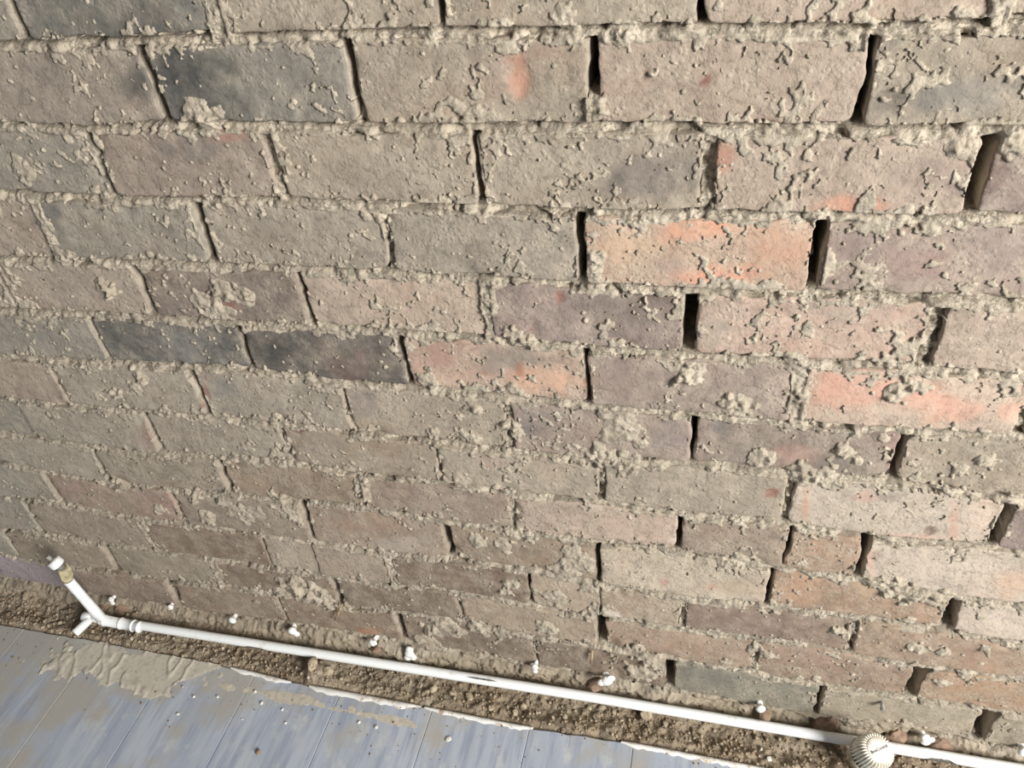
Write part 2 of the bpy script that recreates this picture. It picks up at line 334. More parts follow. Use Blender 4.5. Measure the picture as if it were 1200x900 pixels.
# prominent mortar lumps on the face: px x, px y, radius px, height mm
LUMPS = [(697,128,16,9),(880,30,8,4),(1020,48,14,7),(232,132,18,5),(245,140,16,5),(27,200,13,4),(840,250,10,4),(960,255,14,5),(1125,170,20,5),(1180,165,20,6),
 (660,20,14,4),(730,40,18,4),(670,45,10,4),(235,350,13,4),(262,338,12,5),(285,345,13,4),(255,362,14,4),(122,335,10,6),(130,340,8,6),(18,330,8,5),(83,300,7,5),(110,305,7,4),
 (580,330,12,5),(575,360,10,6),(605,395,14,6),(620,400,10,6),(690,310,18,7),(810,438,18,8),(862,475,20,7),(1050,460,18,6),(1075,452,12,5),(165,440,9,6),(160,453,8,5),(137,460,7,5),(115,462,7,4),
 (935,460,12,5),(930,420,12,3),(990,530,12,5),(1005,540,8,4),(500,445,12,4),(560,480,8,5),(730,500,25,4),(705,535,20,6),(735,545,18,6),(600,500,10,6),(605,510,8,6),(508,508,8,5),(512,520,6,4),
 (1125,550,12,5),(1155,540,14,5),(890,540,18,4),(940,555,20,6),(970,560,18,6),(140,568,7,7),(188,596,7,5),(272,574,7,7),(243,605,10,6),(225,580,10,6),(262,588,7,5),(280,600,12,4),(300,600,14,3),
 (340,600,14,5),(355,610,10,5),(330,590,10,5),(425,568,10,6),(428,580,7,5),(540,560,12,3),(600,625,10,5),(620,630,9,5),(560,635,10,4),(590,640,12,3),(680,660,22,4),(660,672,16,4),
 (345,685,14,8),(358,692,16,9),(372,700,14,9),(382,706,9,6),(330,695,10,5),(597,684,9,6),(592,690,7,5),(640,735,12,4),(700,715,12,5),(690,720,10,5),
 (1045,690,20,7),(1065,697,18,7),(1085,700,18,6),(1025,682,14,5),(1110,700,14,5),(980,738,9,7),(992,742,9,7),(1000,735,8,5),(1070,757,12,5),(1080,760,8,5),(1105,762,9,4),(1154,758,8,7),(1065,728,8,4),
 (855,660,14,4),(690,690,10,3),(650,700,14,4),(940,660,7,3),(850,775,9,4),(748,760,10,5),(765,775,16,7),(755,790,14,6),(520,735,18,5),(505,740,10,5),(500,755,16,4),(560,735,14,4),
 (1020,850,16,4),(1040,852,14,4),(1000,848,12,4),(1060,850,10,4),(885,760,10,4),(900,768,8,4),(1130,790,10,4),(1105,800,9,4)]
DENTS = [(608,90,14,22,3.0),(756,90,5,6,3),(830,95,7,8,2.5),(905,577,6,5,2),(655,348,6,7,2),(1090,622,4,4,3),(700,375,30,12,2),(755,345,30,12,4),(348,503,6,5,3),(230,160,14,6,2),
 (1040,115,18,14,3),(90,103,4,8,2.5),(580,320,6,6,2),(625,385,6,10,3),(600,432,8,10,1.5),(735,775,40,22,4),(1045,535,10,14,2)]
def to_wall(lst):
    out = []
    for t in lst:
        a = on_y(t[0], t[1]); b = on_y(t[0] + t[2], t[1])
        out.append((a[0], a[2], abs(b[0] - a[0])) + tuple(t[3:]))
    return out
LUMPS_W = to_wall(LUMPS)
DENTS_W = []
for x, y, rx, ry, d in DENTS:
    a = on_y(x, y); DENTS_W.append((a[0], a[2], abs(on_y(x + rx, y)[0] - a[0]), abs(on_y(x, y + ry)[2] - a[2]), d))

# ------------------------------------------------------------------ the wall
X_L, X_R = -1.66, 1.02
ROWS = range(-2, 13)
head_w = {}                                  # row -> list of (X, half gap, kind, tilt)
for k in ROWS:
    zc = (12.5 - k) * CP; lst = []
    if k in HEADS:
        for hx, gap, kind in HEADS[k]:
            lst.append([x_at_z(hx, zc), gap * 0.0005, kind, random.uniform(-0.03, 0.03)])
    else:
        base = 0.112 if k % 2 else 0.0
        for i in range(-5, 4): lst.append([i * 0.225 + base + random.uniform(-.006, .006), 0.004, random.choice('omf'), 0.0])
    lo = -1.50 if k > 5 else -1.28
    hi = 0.92
    while k not in HEADS and lst[-1][0] > hi + 0.2: lst.pop()
    while lst[0][0] > lo + 0.02: lst.insert(0, [lst[0][0] - 0.225 + random.uniform(-.004, .004), 0.004, random.choice('om'), 0.0])
    while lst[-1][0] < hi - 0.02: lst.append([lst[-1][0] + 0.225 + random.uniform(-.004, .004), 0.004, random.choice('om'), 0.0])
    head_w[k] = lst

wall_core_v = []
bm = bmesh.new()
bmesh.ops.create_cube(bm, size=1.0)
for v in bm.verts: v.co = Vector(((X_L + X_R) / 2 + v.co.x * (X_R - X_L), 0.131 + v.co.y * 0.06, 0.51 + v.co.z * 1.42))
wall = link('wall_back', bm_mesh('wall_back', bm, False), MAT_DARKGAP, kind='structure',
            label='old bare brick wall with crumbling mortar joints', group=None)

def bed_gap(k, X, edge):                     # uneven arris: distance from bed line to brick edge
    return 0.0046 + 0.0022 * vnoise(np.asarray(X, float), np.full_like(np.asarray(X, float), k * 3.1 + edge), 0.05, 31 + edge)
def spaced(Lm, step):
    e = [0, 0.0006, 0.0018, 0.0045, 0.0095]
    n = max(2, int(round((Lm - 0.02) / step)))
    mid = list(np.linspace(0.0095, Lm - 0.0095, n + 1)[1:-1])
    return np.array(e + mid + [Lm - t for t in e[::-1]]) / Lm
def make_brick(k, x0, x1, t0, t1, base, seed):
    """one brick between X = x0 (left edge) and x1 with tilted ends"""
    r = random.Random(seed)
    Lm = x1 - x0
    U = spaced(Lm, 0.0048); Hm = CP - 0.01; Vv = spaced(Hm, 0.0048)
    u, v = np.meshgrid(U, Vv); nu, nv = len(U), len(Vv)
    e_u = np.minimum(u, 1 - u) * Lm; e_v = np.minimum(v, 1 - v) * Hm
    # round the corners of the outline
    rc = 0.003 + 0.006 * r.random(); a = np.clip(rc - e_u, 0, None); b = np.clip(rc - e_v, 0, None)
    d = np.hypot(a, b); f = np.where(d > 0, np.maximum(a, b) / np.maximum(d, 1e-9), 1)
    su = np.where(u < .5, 1, -1); sv = np.where(v < .5, 1, -1)
    uu = u + su * (a - a * f) / Lm; vv = v + sv * (b - b * f) / Hm
    X = x0 + uu * Lm
    zt = BED[k - 1](X) - bed_gap(k - 1, X, 1); zb = BED[k](X) + bed_gap(k, X, 2)
    Z = zb + (zt - zb) * vv
    X = X + ((1 - uu) * t0 + uu * t1) * (Z - (zt + zb) / 2)
    e = np.minimum(e_u, e_v); w = np.exp(-e / 0.007)
    X = X + w * (0.0030 * fbm(X, Z, 0.022, 3, seed)) ; Z = Z + w * (0.0026 * fbm(X, Z, 0.020, 3, seed + 3))
    off = r.uniform(-0.0022, 0.0022); tx, tz = r.uniform(-.012, .012), r.uniform(-.02, .02)
    rad = 0.0020
    q = np.clip(rad - e, 0, rad); rec = rad - np.sqrt(rad * rad - q * q)
    cx, cz = (x0 + x1) / 2, float(Z.mean())
    PLANES.append((k, x0, x1, cx, cz, off, tx, tz))
    chip = np.clip(fbm(X, Z, 0.03, 3, seed + 9) - 0.35, 0, 1) * np.exp(-e / 0.010) * 0.010
    Y = off + (X - cx) * tx + (Z - cz) * tz + rec + chip - 0.0008 * fbm(X, Z, 0.028, 3, seed + 20) - 0.0004 * fbm(X, Z, 0.009, 2, seed + 30)
    for ax, az, rx, rz, dp in DENTS_W:
        dd = ((X - ax) / rx) ** 2 + ((Z - az) / rz) ** 2
        if dd.min() < 2: Y = Y + dp * 0.001 * (1 - sstep(0.3, 1.2, dd + 0.5 * fbm(X, Z, 0.012, 2, seed + 40)))
    P0 = np.stack([X.ravel(), Y.ravel(), Z.ravel()], 1)
    idx = np.arange(nu * nv).reshape(nv, nu)
    faces = np.stack([idx[:-1, :-1].ravel(), idx[:-1, 1:].ravel(), idx[1:, 1:].ravel(), idx[1:, :-1].ravel()], 1)
    loop = np.concatenate([idx[0, :], idx[1:, -1], idx[-1, -2::-1], idx[-2:0:-1, 0]])
    n = len(loop); V = [P0]; F = [faces]; prev = loop; cnt = nu * nv
    for dep in (0.0035, 0.0075, 0.102):
        R_ = P0[loop].copy(); R_[:, 1] = np.maximum(R_[:, 1] + 0.0015, dep)
        if dep < 0.09: R_[:, 1] = R_[:, 1] + 0.001 * fbm(R_[:, 0], R_[:, 2], 0.01, 2, seed)
        V.append(R_); cur = np.arange(cnt, cnt + n); cnt += n
        F.append(np.stack([prev, cur, np.roll(cur, -1), np.roll(prev, -1)], 1)); prev = cur
    V = np.concatenate(V); F = np.concatenate(F)
    c, film = face_colour(V[:, 0], V[:, 2], base, seed)
    nf = nu * nv                              # ends and beds carry mortar residue
    res = np.arange(len(V)) >= nf; res &= V[:, 1] > 0.0025
    nz = fbm(V[:, 1] * 3, V[:, 2], 0.03, 3, seed + 70)[:, None]
    c = np.where(res[:, None], lin((166, 155, 138)) * (1 + .2 * nz), c)
    cc = np.concatenate([c, film[:, None]], 1)
    V = V - np.array([cx, 0, cz])
    me = np_mesh('brick', V, F, True, cc)
    o = link('brick', me, MAT_BRICK, wall); o.location = (cx, 0, cz)
    return o
def first_index(k):
    first = x_at_z(HEADS[k][0][0], (12.5 - k) * CP)
    return min(range(len(head_w[k])), key=lambda i: abs(head_w[k][i][0] - first))
fit = []
for k in HEADS:
    i0 = first_index(k)
    for ci, c in enumerate(BCOL[k]):
        i = i0 + ci - 1
        if 0 <= i < len(head_w[k]) - 1:
            fit.append(((head_w[k][i][0] + head_w[k][i + 1][0]) / 2, (12.5 - k) * CP, math.log(float(lin(c) @ np.array([.3, .55, .15])))))
fit = np.array(fit); XM, ZM = fit[:, 0].mean(), fit[:, 1].mean()
TA, TB, _ = np.linalg.lstsq(np.stack([fit[:, 0] - XM, fit[:, 1] - ZM, np.ones(len(fit))], 1), fit[:, 2], rcond=None)[0]
def detrend(x, z): return math.exp(-(TA * (x - XM) + TB * (z - ZM)))
print('trend', TA, TB)
PATCHES = [p[:6] + (np.clip(p[6] * detrend(p[0], p[1]), 0, 0.8),) + p[7:] for p in PATCHES]
seed = 100; nb = 0; PLANES = []
EXTRA = [GT, T, B, G, TP]
for k in ROWS:
    hs = head_w[k]
    if k in HEADS:
        first = x_at_z(HEADS[k][0][0], (12.5 - k) * CP)
        i0 = min(range(len(hs)), key=lambda i: abs(hs[i][0] - first))
    for i in range(len(hs) - 1):
        a, b = hs[i], hs[i + 1]; seed += 13
        if k in HEADS:
            ci = i - i0 + 1; base = BCOL[k][ci] if 0 <= ci < len(BCOL[k]) else EXTRA[seed % 5]
        else: base = EXTRA[seed % 5]
        inphoto = k in HEADS and 0 <= ci < len(BCOL[k])
        base = lin(base) * (detrend((a[0] + b[0]) / 2, (12.5 - k) * CP) if inphoto else 1.0)
        make_brick(k, a[0] + a[1], b[0] - b[1], a[3], b[3], base, seed); nb += 1

# mortar: one relief surface filling the joints and smeared over the faces
STEP = 0.0017
gx = np.arange(-1.64, 1.0, STEP); gz = np.arange(-0.085, 1.13, STEP)
X, Z = np.meshgrid(gx, gz)
HID = -0.016
Hh = np.full(X.shape, HID)
nA = fbm(X, Z, 0.030, 4, 301); nB = fbm(X, Z, 0.011, 3, 302); nC = fbm(X, Z, 0.0055, 2, 303); nD = fbm(X, Z, 0.10, 3, 304)
lines = {k: BED[k](gx) for k in range(-3, 13)}
Hface = np.zeros(X.shape)
dist_edge = np.full(X.shape, 0.05)           # distance inside a brick face to its nearest joint
bedness = np.zeros(X.shape, bool); openh = np.zeros(X.shape, bool)
LAP = 0.0012 + 0.0058 * np.clip(0.35 + 0.9 * fbm(X, Z, 0.035, 3, 306), 0, 1.2)
for k in ROWS:
    top = lines[k - 1][None, :]; bot = lines[k][None, :]
    inrow = (Z <= top) & (Z > bot)
    dt = top - Z; db = Z - bot
    hd = np.full(X.shape, 0.3); hg = np.zeros(X.shape); hk = np.zeros(X.shape, int); hs_ = np.zeros(X.shape)
    zc = (top + bot) / 2
    for xh, half, kind, tilt in head_w[k]:
        ds = X - xh - tilt * (Z - zc); dd = np.abs(ds)
        m = inrow & (dd - half < hd)
        hd[m] = (dd - half)[m]; hg[m] = half; hk[m] = 'omfch'.index(kind); hs_[m] = (ds / max(half, 1e-4))[m]
    e = np.minimum(np.minimum(dt, db) - 0.0055, hd)
    dist_edge = np.where(inrow, e, dist_edge)
    for kk, x0, x1, cx, cz, off, tx, tz in PLANES:
        if kk != k: continue
        i0, i1 = np.searchsorted(gx, [x0 - 0.002, x1 + 0.002])
        pl = -(off + (X[:, i0:i1] - cx) * tx + (Z[:, i0:i1] - cz) * tz)
        Hface[:, i0:i1] = np.where(inrow[:, i0:i1], pl, Hface[:, i0:i1])
    headm = inrow & (hd < 0.0012)
    op = headm & ((hk == 0) | (hk == 3))
    # open joints: partly blocked here and there by remains of mortar
    blk = fbm(X, Z * 1.0, 0.022, 2, 320) > 0.8
    Hh = np.where(op & ~blk, -0.098, Hh); Hh = np.where(op & blk, -0.014 + 0.006 * nB, Hh)
    openh |= op
    Hh = np.where(headm & (hk == 1), -0.0065 + 0.0045 * nB + 0.003 * nC, Hh)
    Hh = np.where(headm & (hk == 2), 0.0002 + 0.0035 * nB + 0.002 * nC, Hh)
    flap = inrow & (hk == 2) & (hd < 0.004 + 0.004 * nA)
    Hh = np.where(flap & ~headm, np.maximum(Hh, 0.0014 + 0.002 * nB), Hh)
for k in range(-3, 13):
    s = (Z - lines[k][None, :])
    bed = np.abs(s) < 0.0066
    bedness |= bed
    prof = -0.0014 - 0.0095 * sstep(-0.0008, 0.0042, s) + 0.0026 * nA
    ero = sstep(0.25, 0.7, fbm(X, Z, 0.06, 3, 330 + k)) * 0.010
    hb = prof - ero + 0.0016 * nB + 0.0016 * nC + 0.0022 * fbm(X, Z, 0.019, 2, 380)
    thru = openh & (np.abs(s) > 0.0045)
    Hh = np.where(bed & ~thru, np.maximum(np.where(openh, -0.10, Hh), hb), Hh)
    lap = (s < 0) & (s > -0.0055 - LAP)
    Hh = np.where(lap & ~openh & ~bed, np.maximum(Hh, Hface + 0.0010 + 0.0014 * nB + 0.0008 * nC - 0.0026 * sstep(0.4, 1, (-s - 0.0055) / LAP)), Hh)
# smears on faces
sm = fbm(X, Z, 0.040, 4, 340) * 0.62 + fbm(X, Z, 0.009, 3, 341) * 0.55 + 0.25 * fbm(X, Z, 0.004, 2, 346) - 0.72 + 0.55 * np.exp(-np.clip(dist_edge, 0, 1) / 0.007) + 0.12 * nD + 0.22 * sstep(0.1, 0.75, Z + 0.25 * X) - 0.35 * sstep(0.05, 0.0, Z)
face = (dist_edge > 0) & ~openh
Hs = np.where(sm > 0, Hface + 0.0009 + np.minimum(sm, 0.6) * 0.0017 + 0.0005 * nC, HID)
Hh = np.where(face, np.maximum(Hh, Hs), Hh)
# footing below the last course: ragged mortar skirt
low = (Z < lines[12][None, :] - 0.004)
zl = Z - lines[12][None, :]
foot_h = -0.010 + 0.014 * sstep(-0.006, -0.018, zl + 0.006 * nA) + 0.008 * fbm(X, Z, 0.05, 3, 350) + 0.004 * nB + 0.002 * nC + 0.012 * np.clip((-0.020 - zl) / 0.04, 0, 1)
Hh = np.where(low, foot_h, Hh)
# lumps and crumbs
def bump(cx, cz, r, h, fill=False):
    i0, i1 = np.searchsorted(gx, [cx - r * 1.3, cx + r * 1.3]); j0, j1 = np.searchsorted(gz, [cz - r * 1.3, cz + r * 1.3])
    if i1 - i0 < 2 or j1 - j0 < 2: return
    xs = X[j0:j1, i0:i1]; zs = Z[j0:j1, i0:i1]
    d = np.hypot(xs - cx, zs - cz) / r + 0.28 * nB[j0:j1, i0:i1]
    b = h * np.clip(1 - d * d, -0.5, 1) ** 1 * (0.8 + 0.5 * nC[j0:j1, i0:i1])
    sub = Hh[j0:j1, i0:i1]; basev = np.maximum(sub, np.where(dist_edge[j0:j1, i0:i1] > 0, Hface[j0:j1, i0:i1], -0.004))
    ok = (d < 1) if fill else (d < 1) & ~openh[j0:j1, i0:i1]
    sub[ok] = np.maximum(sub, basev * 0.8 + b)[ok]
for cx, cz, r, h in LUMPS_W:
    bump(cx, cz, r, h * 0.0008, h >= 9 and cz > 0.5)
    for _ in range(7):
        a = rng.uniform(0, 6.28); q = r * rng.uniform(0.3, 1.3)
        bump(cx + q * math.cos(a), cz + q * math.sin(a), r * rng.uniform(0.22, 0.45), h * 0.001 * rng.uniform(0.4, 1.0))
cand = np.argwhere((Hh > -0.010) & (bedness | (dist_edge < 0.012)))
for j, i in cand[rng.integers(0, len(cand), 2600)]:
    bump(gx[i], gz[j], rng.uniform(0.0022, 0.0046) * rng.choice([1, 1, 1, 1.7]), rng.uniform(0.0008, 0.0026))
cand = np.argwhere(face)
for j, i in cand[rng.integers(0, len(cand), 1700)]:
    bump(gx[i], gz[j], rng.uniform(0.0022, 0.0038), rng.uniform(0.0008, 0.0020))
vis = Hh > HID + 0.0005
dn, up_ = slice(None, -1), slice(1, None)
fm = vis[dn, dn] | vis[up_, dn] | vis[dn, up_] | vis[up_, up_] | openh[dn, dn]
idx = np.arange(X.size).reshape(X.shape)
F = np.stack([idx[dn, dn][fm], idx[dn, up_][fm], idx[up_, up_][fm], idx[up_, dn][fm]], 1)
used = np.zeros(X.size, bool); used[F.ravel()] = True
remap = np.cumsum(used) - 1
xf, zf, hf = X.ravel()[used], Z.ravel()[used], Hh.ravel()[used]
jx = (_hash(np.arange(len(xf)), np.zeros(len(xf)), 5) - .5) * STEP * 0.5; jz = (_hash(np.arange(len(xf)), np.ones(len(xf)), 6) - .5) * STEP * 0.5
Vm = np.stack([xf + jx, -hf, zf + jz], 1)
mc1 = fbm(xf, zf, 0.034, 4, 391)[:, None]; mc2 = fbm(xf, zf, 0.012, 3, 392)[:, None]
cl = lin((161, 150, 133)) * (1 + 0.14 * mc1 + 0.10 * mc2)
isface = (face.ravel()[used] & ~bedness.ravel()[used])[:, None]
brown = sstep(0.022, -0.012, zf + 0.05 * fbm(xf, zf, 0.08, 4, 360))[:, None]    # soil caked on the footing
cl = cl * (1 - brown) + lin((146, 134, 116)) * brown * (1 + 0.12 * mc1)
film = np.where(isface[:, 0], 0.30, 0.45) * (1 - 0.6 * brown[:, 0])
me = np_mesh('mortar', Vm, remap[F], True, np.concatenate([np.clip(cl, 0.01, 0.9), film[:, None]], 1))
link('mortar', me, MAT_MORTAR, wall, kind='stuff')

# ------------------------------------------------------------------ floor: grey-blue laminate planks
ZF = -0.034
def floor_mat():
    m, nt, nd, lk, bs = new_mat('grey_blue_laminate')
    geo = N(nd, 'ShaderNodeNewGeometry').outputs['Position']
    sep = nd.new('ShaderNodeSeparateXYZ'); lk.new(geo, sep.inputs[0])
    # printed strips 56 mm wide
    st = N(nd, 'ShaderNodeMath', operation='DIVIDE'); lk.new(sep.outputs[0], st.inputs[0]); st.inputs[1].default_value = 0.0558
    fl = N(nd, 'ShaderNodeMath', operation='FLOOR'); lk.new(st.outputs[0], fl.inputs[0])
    wn = N(nd, 'ShaderNodeTexWhiteNoise', noise_dimensions='1D'); lk.new(fl.outputs[0], wn.inputs['W'])
    base = mix(nd, lk, wn.outputs['Value'], lin((166, 174, 186)), lin((182, 189, 198)))
    g = noise(nd, lk, geo, 60, 6, 0.6, (1.0, 0.10, 1.0)); g2 = noise(nd, lk, geo, 230, 4, 0.6, (1.0, 0.05, 1.0))
    base = mix(nd, lk, ramp(nd, lk, g, 0.42, 0.66), base, lin((150, 158, 174)))
    base = mix(nd, lk, ramp(nd, lk, g2, 0.60, 0.74), base, lin((140, 146, 162)))
    du = noise(nd, lk, geo, 9, 8, 0.62); du2 = noise(nd, lk, geo, 26, 8, 0.7, (1.0, 0.6, 1.0))
    base = mix(nd, lk, ramp(nd, lk, du2, 0.52, 0.70), base, lin((190, 193, 192)))
    # dust: thicker towards the wall
    ed = N(nd, 'ShaderNodeMapRange'); lk.new(sep.outputs[1], ed.inputs[0]); ed.inputs['From Min'].default_value = -0.30; ed.inputs['From Max'].default_value = -0.09
    ed.inputs['To Min'].default_value = -0.08; ed.inputs['To Max'].default_value = 0.16
    lf = N(nd, 'ShaderNodeMapRange'); lk.new(sep.outputs[0], lf.inputs[0]); lf.inputs['From Min'].default_value = -0.55; lf.inputs['From Max'].default_value = -1.1
    lf.inputs['To Min'].default_value = -0.09; lf.inputs['To Max'].default_value = 0.10
    a1 = N(nd, 'ShaderNodeMath', operation='ADD'); lk.new(du, a1.inputs[0]); lk.new(ed.outputs[0], a1.inputs[1])
    a2 = N(nd, 'ShaderNodeMath', operation='ADD'); lk.new(a1.outputs[0], a2.inputs[0]); lk.new(lf.outputs[0], a2.inputs[1])
    df = ramp(nd, lk, a2.outputs[0], 0.50, 0.66)
    dm = N(nd, 'ShaderNodeMath', operation='MULTIPLY'); lk.new(df, dm.inputs[0]); dm.inputs[1].default_value = 0.8
    base = mix(nd, lk, dm.outputs[0], base, lin((172, 166, 154)))
    lk.new(base, bs.inputs['Base Color']); bs.inputs['Roughness'].default_value = 0.5; bs.inputs['Specular IOR Level'].default_value = 0.3
    b = N(nd, 'ShaderNodeBump'); b.inputs['Strength'].default_value = 0.25; b.inputs['Distance'].default_value = 0.0006
    lk.new(du2, b.inputs['Height']); lk.new(b.outputs[0], bs.inputs['Normal'])
    return m
MAT_FLOOR = floor_mat()
MAT_SUB = plain('dark_subfloor', (86, 74, 60), 0.95, (64, 54, 44), 30)
EDGE = sorted((on_z(x, y, ZF)[0], on_z(x, y, ZF)[1]) for x, y in [(0,732),(140,757),(280,785),(340,800),(500,830),(600,850),(740,872),(870,897)])
def edge_y(x): return float(np.interp(x, [e[0] for e in EDGE], [e[1] for e in EDGE]))
bm = bmesh.new(); bmesh.ops.create_cube(bm, size=1.0)
for v in bm.verts: v.co = Vector((-0.32 + v.co.x * 2.68, -0.53 + v.co.y * 1.38, -0.095 + v.co.z * 0.06))
floor = link('floor', bm_mesh('floor', bm, False), MAT_SUB, kind='structure', label='grey blue laminate floor with dust and plaster smears')
seam0 = on_z(387, 840, ZF)[0]
PW = 0.1675
for i in range(-7, 9):
    xa, xb = seam0 + i * PW + 0.0004, seam0 + (i + 1) * PW - 0.0004
    if xb < X_L + 0.05 or xa > X_R: continue
    bm = bmesh.new()
    ya = -1.20
    n = 12; b_ = 0.0008
    xs = np.linspace(xa, xb, n); topv = []; frontv = []
    for lev, ins in ((-0.012, 0), (-b_, 0), (0, b_)):
        row = [bm.verts.new((min(max(x, xa + ins), xb - ins), edge_y(x) - ins + 0.0008 * math.sin(x * 300) + 0.001 * random.uniform(-1, 1), ZF + lev)) for x in xs]
        bk = [bm.verts.new((min(max(x, xa + ins), xb - ins), ya + ins, ZF + lev)) for x in xs]
        topv.append(row); frontv.append(bk)
    for q in range(n - 1):
        bm.faces.new((topv[2][q], topv[2][q + 1], frontv[2][q + 1], frontv[2][q]))
        for l in (0, 1):
            bm.faces.new((topv[l][q], topv[l][q + 1], topv[l + 1][q + 1], topv[l + 1][q])); bm.faces.new((frontv[l][q], frontv[l][q + 1], frontv[l + 1][q + 1], frontv[l + 1][q]))
    for l in (0, 1):
        for q in (0, n - 1): bm.faces.new((topv[l][q], topv[l + 1][q], frontv[l + 1][q], frontv[l][q]))
    bm.faces.new(topv[0] + frontv[0][::-1])
    link('plank', bm_mesh('plank', bm, False), MAT_FLOOR, floor)

# ragged white caulk left along the floor edge
def caulk(pix, w):
    bm = bmesh.new(); pa = []
    pts = []
    for (x0, y0), (x1, y1) in zip(pix, pix[1:]):
        n = max(2, int(abs(x1 - x0) / 5))
        for t in np.linspace(0, 1, n, endpoint=False): pts.append((x0 + (x1 - x0) * t, y0 + (y1 - y0) * t))
    pts.append(pix[-1]); n = len(pts)
    rows = []
    for i, (x, y) in enumerate(pts):
        p = on_z(x, y, ZF); taper = min(1, i / 3, (n - 1 - i) / 3) * 0.9 + 0.1
        ww = w * taper * random.uniform(0.6, 1.25); yy = edge_y(p[0])
        rows.append([bm.verts.new((p[0], yy + 0.0025, ZF - 0.006)), bm.verts.new((p[0], yy + 0.0022, ZF + 0.0008 + 0.0012 * taper)), bm.verts.new((p[0], yy - ww * 0.6, ZF + 0.0016 * taper + 0.0006)), bm.verts.new((p[0], yy - ww, ZF - 0.0004))])
    for a, b in zip(rows, rows[1:]):
        for q in range(3): bm.faces.new((a[q], a[q + 1], b[q + 1], b[q]))
    link('caulk_strip', bm_mesh('caulk_strip', bm), MAT_EDGE, floor)
caulk([(270,783),(300,789),(341,801)], 0.006)
caulk([(366,796),(400,804),(440,815),(470,820),(494,827)], 0.010)
caulk([(498,828),(520,833),(545,837),(600,850),(625,853)], 0.006)
caulk([(728,868),(770,877),(800,882),(868,896),(960,915)], 0.006)

# trowelled plaster skim smeared on the floor near the pipe end
def smear(center_px, rx, ry, seed, thick):
    c = on_z(*center_px, ZF); st = 0.0022
    xs = np.arange(c[0] - rx * 1.4, c[0] + rx * 1.4, st); ys = np.arange(c[1] - ry * 1.4, c[1] + ry * 1.4, st)
    A, Bq = np.meshgrid(xs, ys)
    d = np.hypot((A - c[0]) / rx, (Bq - c[1]) / ry) + 0.55 * fbm(A, Bq, 0.05, 4, seed) + 0.2 * fbm(A, Bq, 0.012, 3, seed + 1)
    cover = sstep(1.0, 0.8, d)
    rid = np.abs(fbm(A * 1.1 + Bq * 0.4, Bq * 0.55 - A * 0.2, 0.024, 2, seed + 2)); rid2 = sstep(0.5, 0.02, rid) ** 2
    h = thick * cover * (0.35 + 0.65 * rid2)
    ok = (cover > 0.02) & (Bq < np.interp(A, [e[0] for e in EDGE], [e[1] for e in EDGE]) + 0.002)
    idx = np.arange(A.size).reshape(A.shape); f_ = ok[dn, dn] & ok[dn, up_] & ok[up_, dn] & ok[up_, up_]
    F = np.stack([idx[dn, dn][f_], idx[dn, up_][f_], idx[up_, up_][f_], idx[up_, dn][f_]], 1)
    us = np.zeros(A.size, bool); us[F.ravel()] = True; rm = np.cumsum(us) - 1
    Vv = np.stack([A.ravel()[us], Bq.ravel()[us], ZF - 0.0003 + h.ravel()[us]], 1)
    cc = np.ones((len(Vv), 4)) * np.append(lin((190, 183, 168)), 0.5)
    link('plaster_smear', np_mesh('plaster_smear', Vv, rm[F], True, cc), MAT_SKIM, floor, kind='stuff')
smear((145, 778), 0.16, 0.050, 500, 0.0032)
smear((340, 818), 0.13, 0.010, 520, 0.0012)
smear((430, 838), 0.09, 0.008, 530, 0.0010)

# ------------------------------------------------------------------ strip of dirt and rubble between floor and wall
st = 0.002
dx = np.arange(X_L + 0.02, X_R - 0.02, st); dy = np.arange(-0.115, 0.024, st)
A, Bq = np.meshgrid(dx, dy)
ey = np.interp(A, [e[0] for e in EDGE], [e[1] for e in EDGE])
t = np.clip((Bq - ey) / (0.0 - ey), -0.5, 1.3)
hz = ZF - 0.007 + 0.010 * sstep(0.0, 0.15, t) * (0.5 + 0.5 * fbm(A, Bq, 0.09, 3, 600)) - 0.008 * sstep(0.15, 0.5, t) + 0.006 * sstep(0.6, 1.05, t) \
     + 0.0045 * fbm(A, Bq, 0.035, 4, 601) + 0.0022 * fbm(A, Bq, 0.010, 3, 602)
hz = np.where(Bq < ey, ZF - 0.012, hz)
def dbump(cx, cy, r, h):
    i0, i1 = np.searchsorted(dx, [cx - r, cx + r]); j0, j1 = np.searchsorted(dy, [cy - r, cy + r])
    if i1 <= i0 or j1 <= j0: return
    d = ((A[j0:j1, i0:i1] - cx) ** 2 + (Bq[j0:j1, i0:i1] - cy) ** 2) / r ** 2
    hz[j0:j1, i0:i1] += h * np.clip(1 - d, 0, 1)
for _ in range(2600):
    r = rng.uniform(0.003, 0.0075); xx = rng.uniform(X_L, X_R); yy = rng.uniform(-0.085, 0.0)
    if yy < np.interp(xx, [e[0] for e in EDGE], [e[1] for e in EDGE]) + 0.004: continue
    dbump(xx, yy, r, r * rng.uniform(0.10, 0.45))
p = on_z(372, 782, ZF); dbump(p[0], p[1], 0.026, 0.016)
p = on_z(757, 840, ZF); dbump(p[0], p[1], 0.012, 0.010)
idx = np.arange(A.size).reshape(A.shape)
F = np.stack([idx[dn, dn].ravel(), idx[dn, up_].ravel(), idx[up_, up_].ravel(), idx[up_, dn].ravel()], 1)
cn = fbm(A, Bq, 0.05, 4, 610).ravel()[:, None]; cw = np.clip(fbm(A, Bq, 0.12, 3, 611).ravel() * 1.2, 0, 1)[:, None]
cd = lin((158, 145, 126)) * (1 + 0.22 * cn); cd = cd * (1 - cw * 0.5) + lin((118, 98, 78)) * cw * 0.5
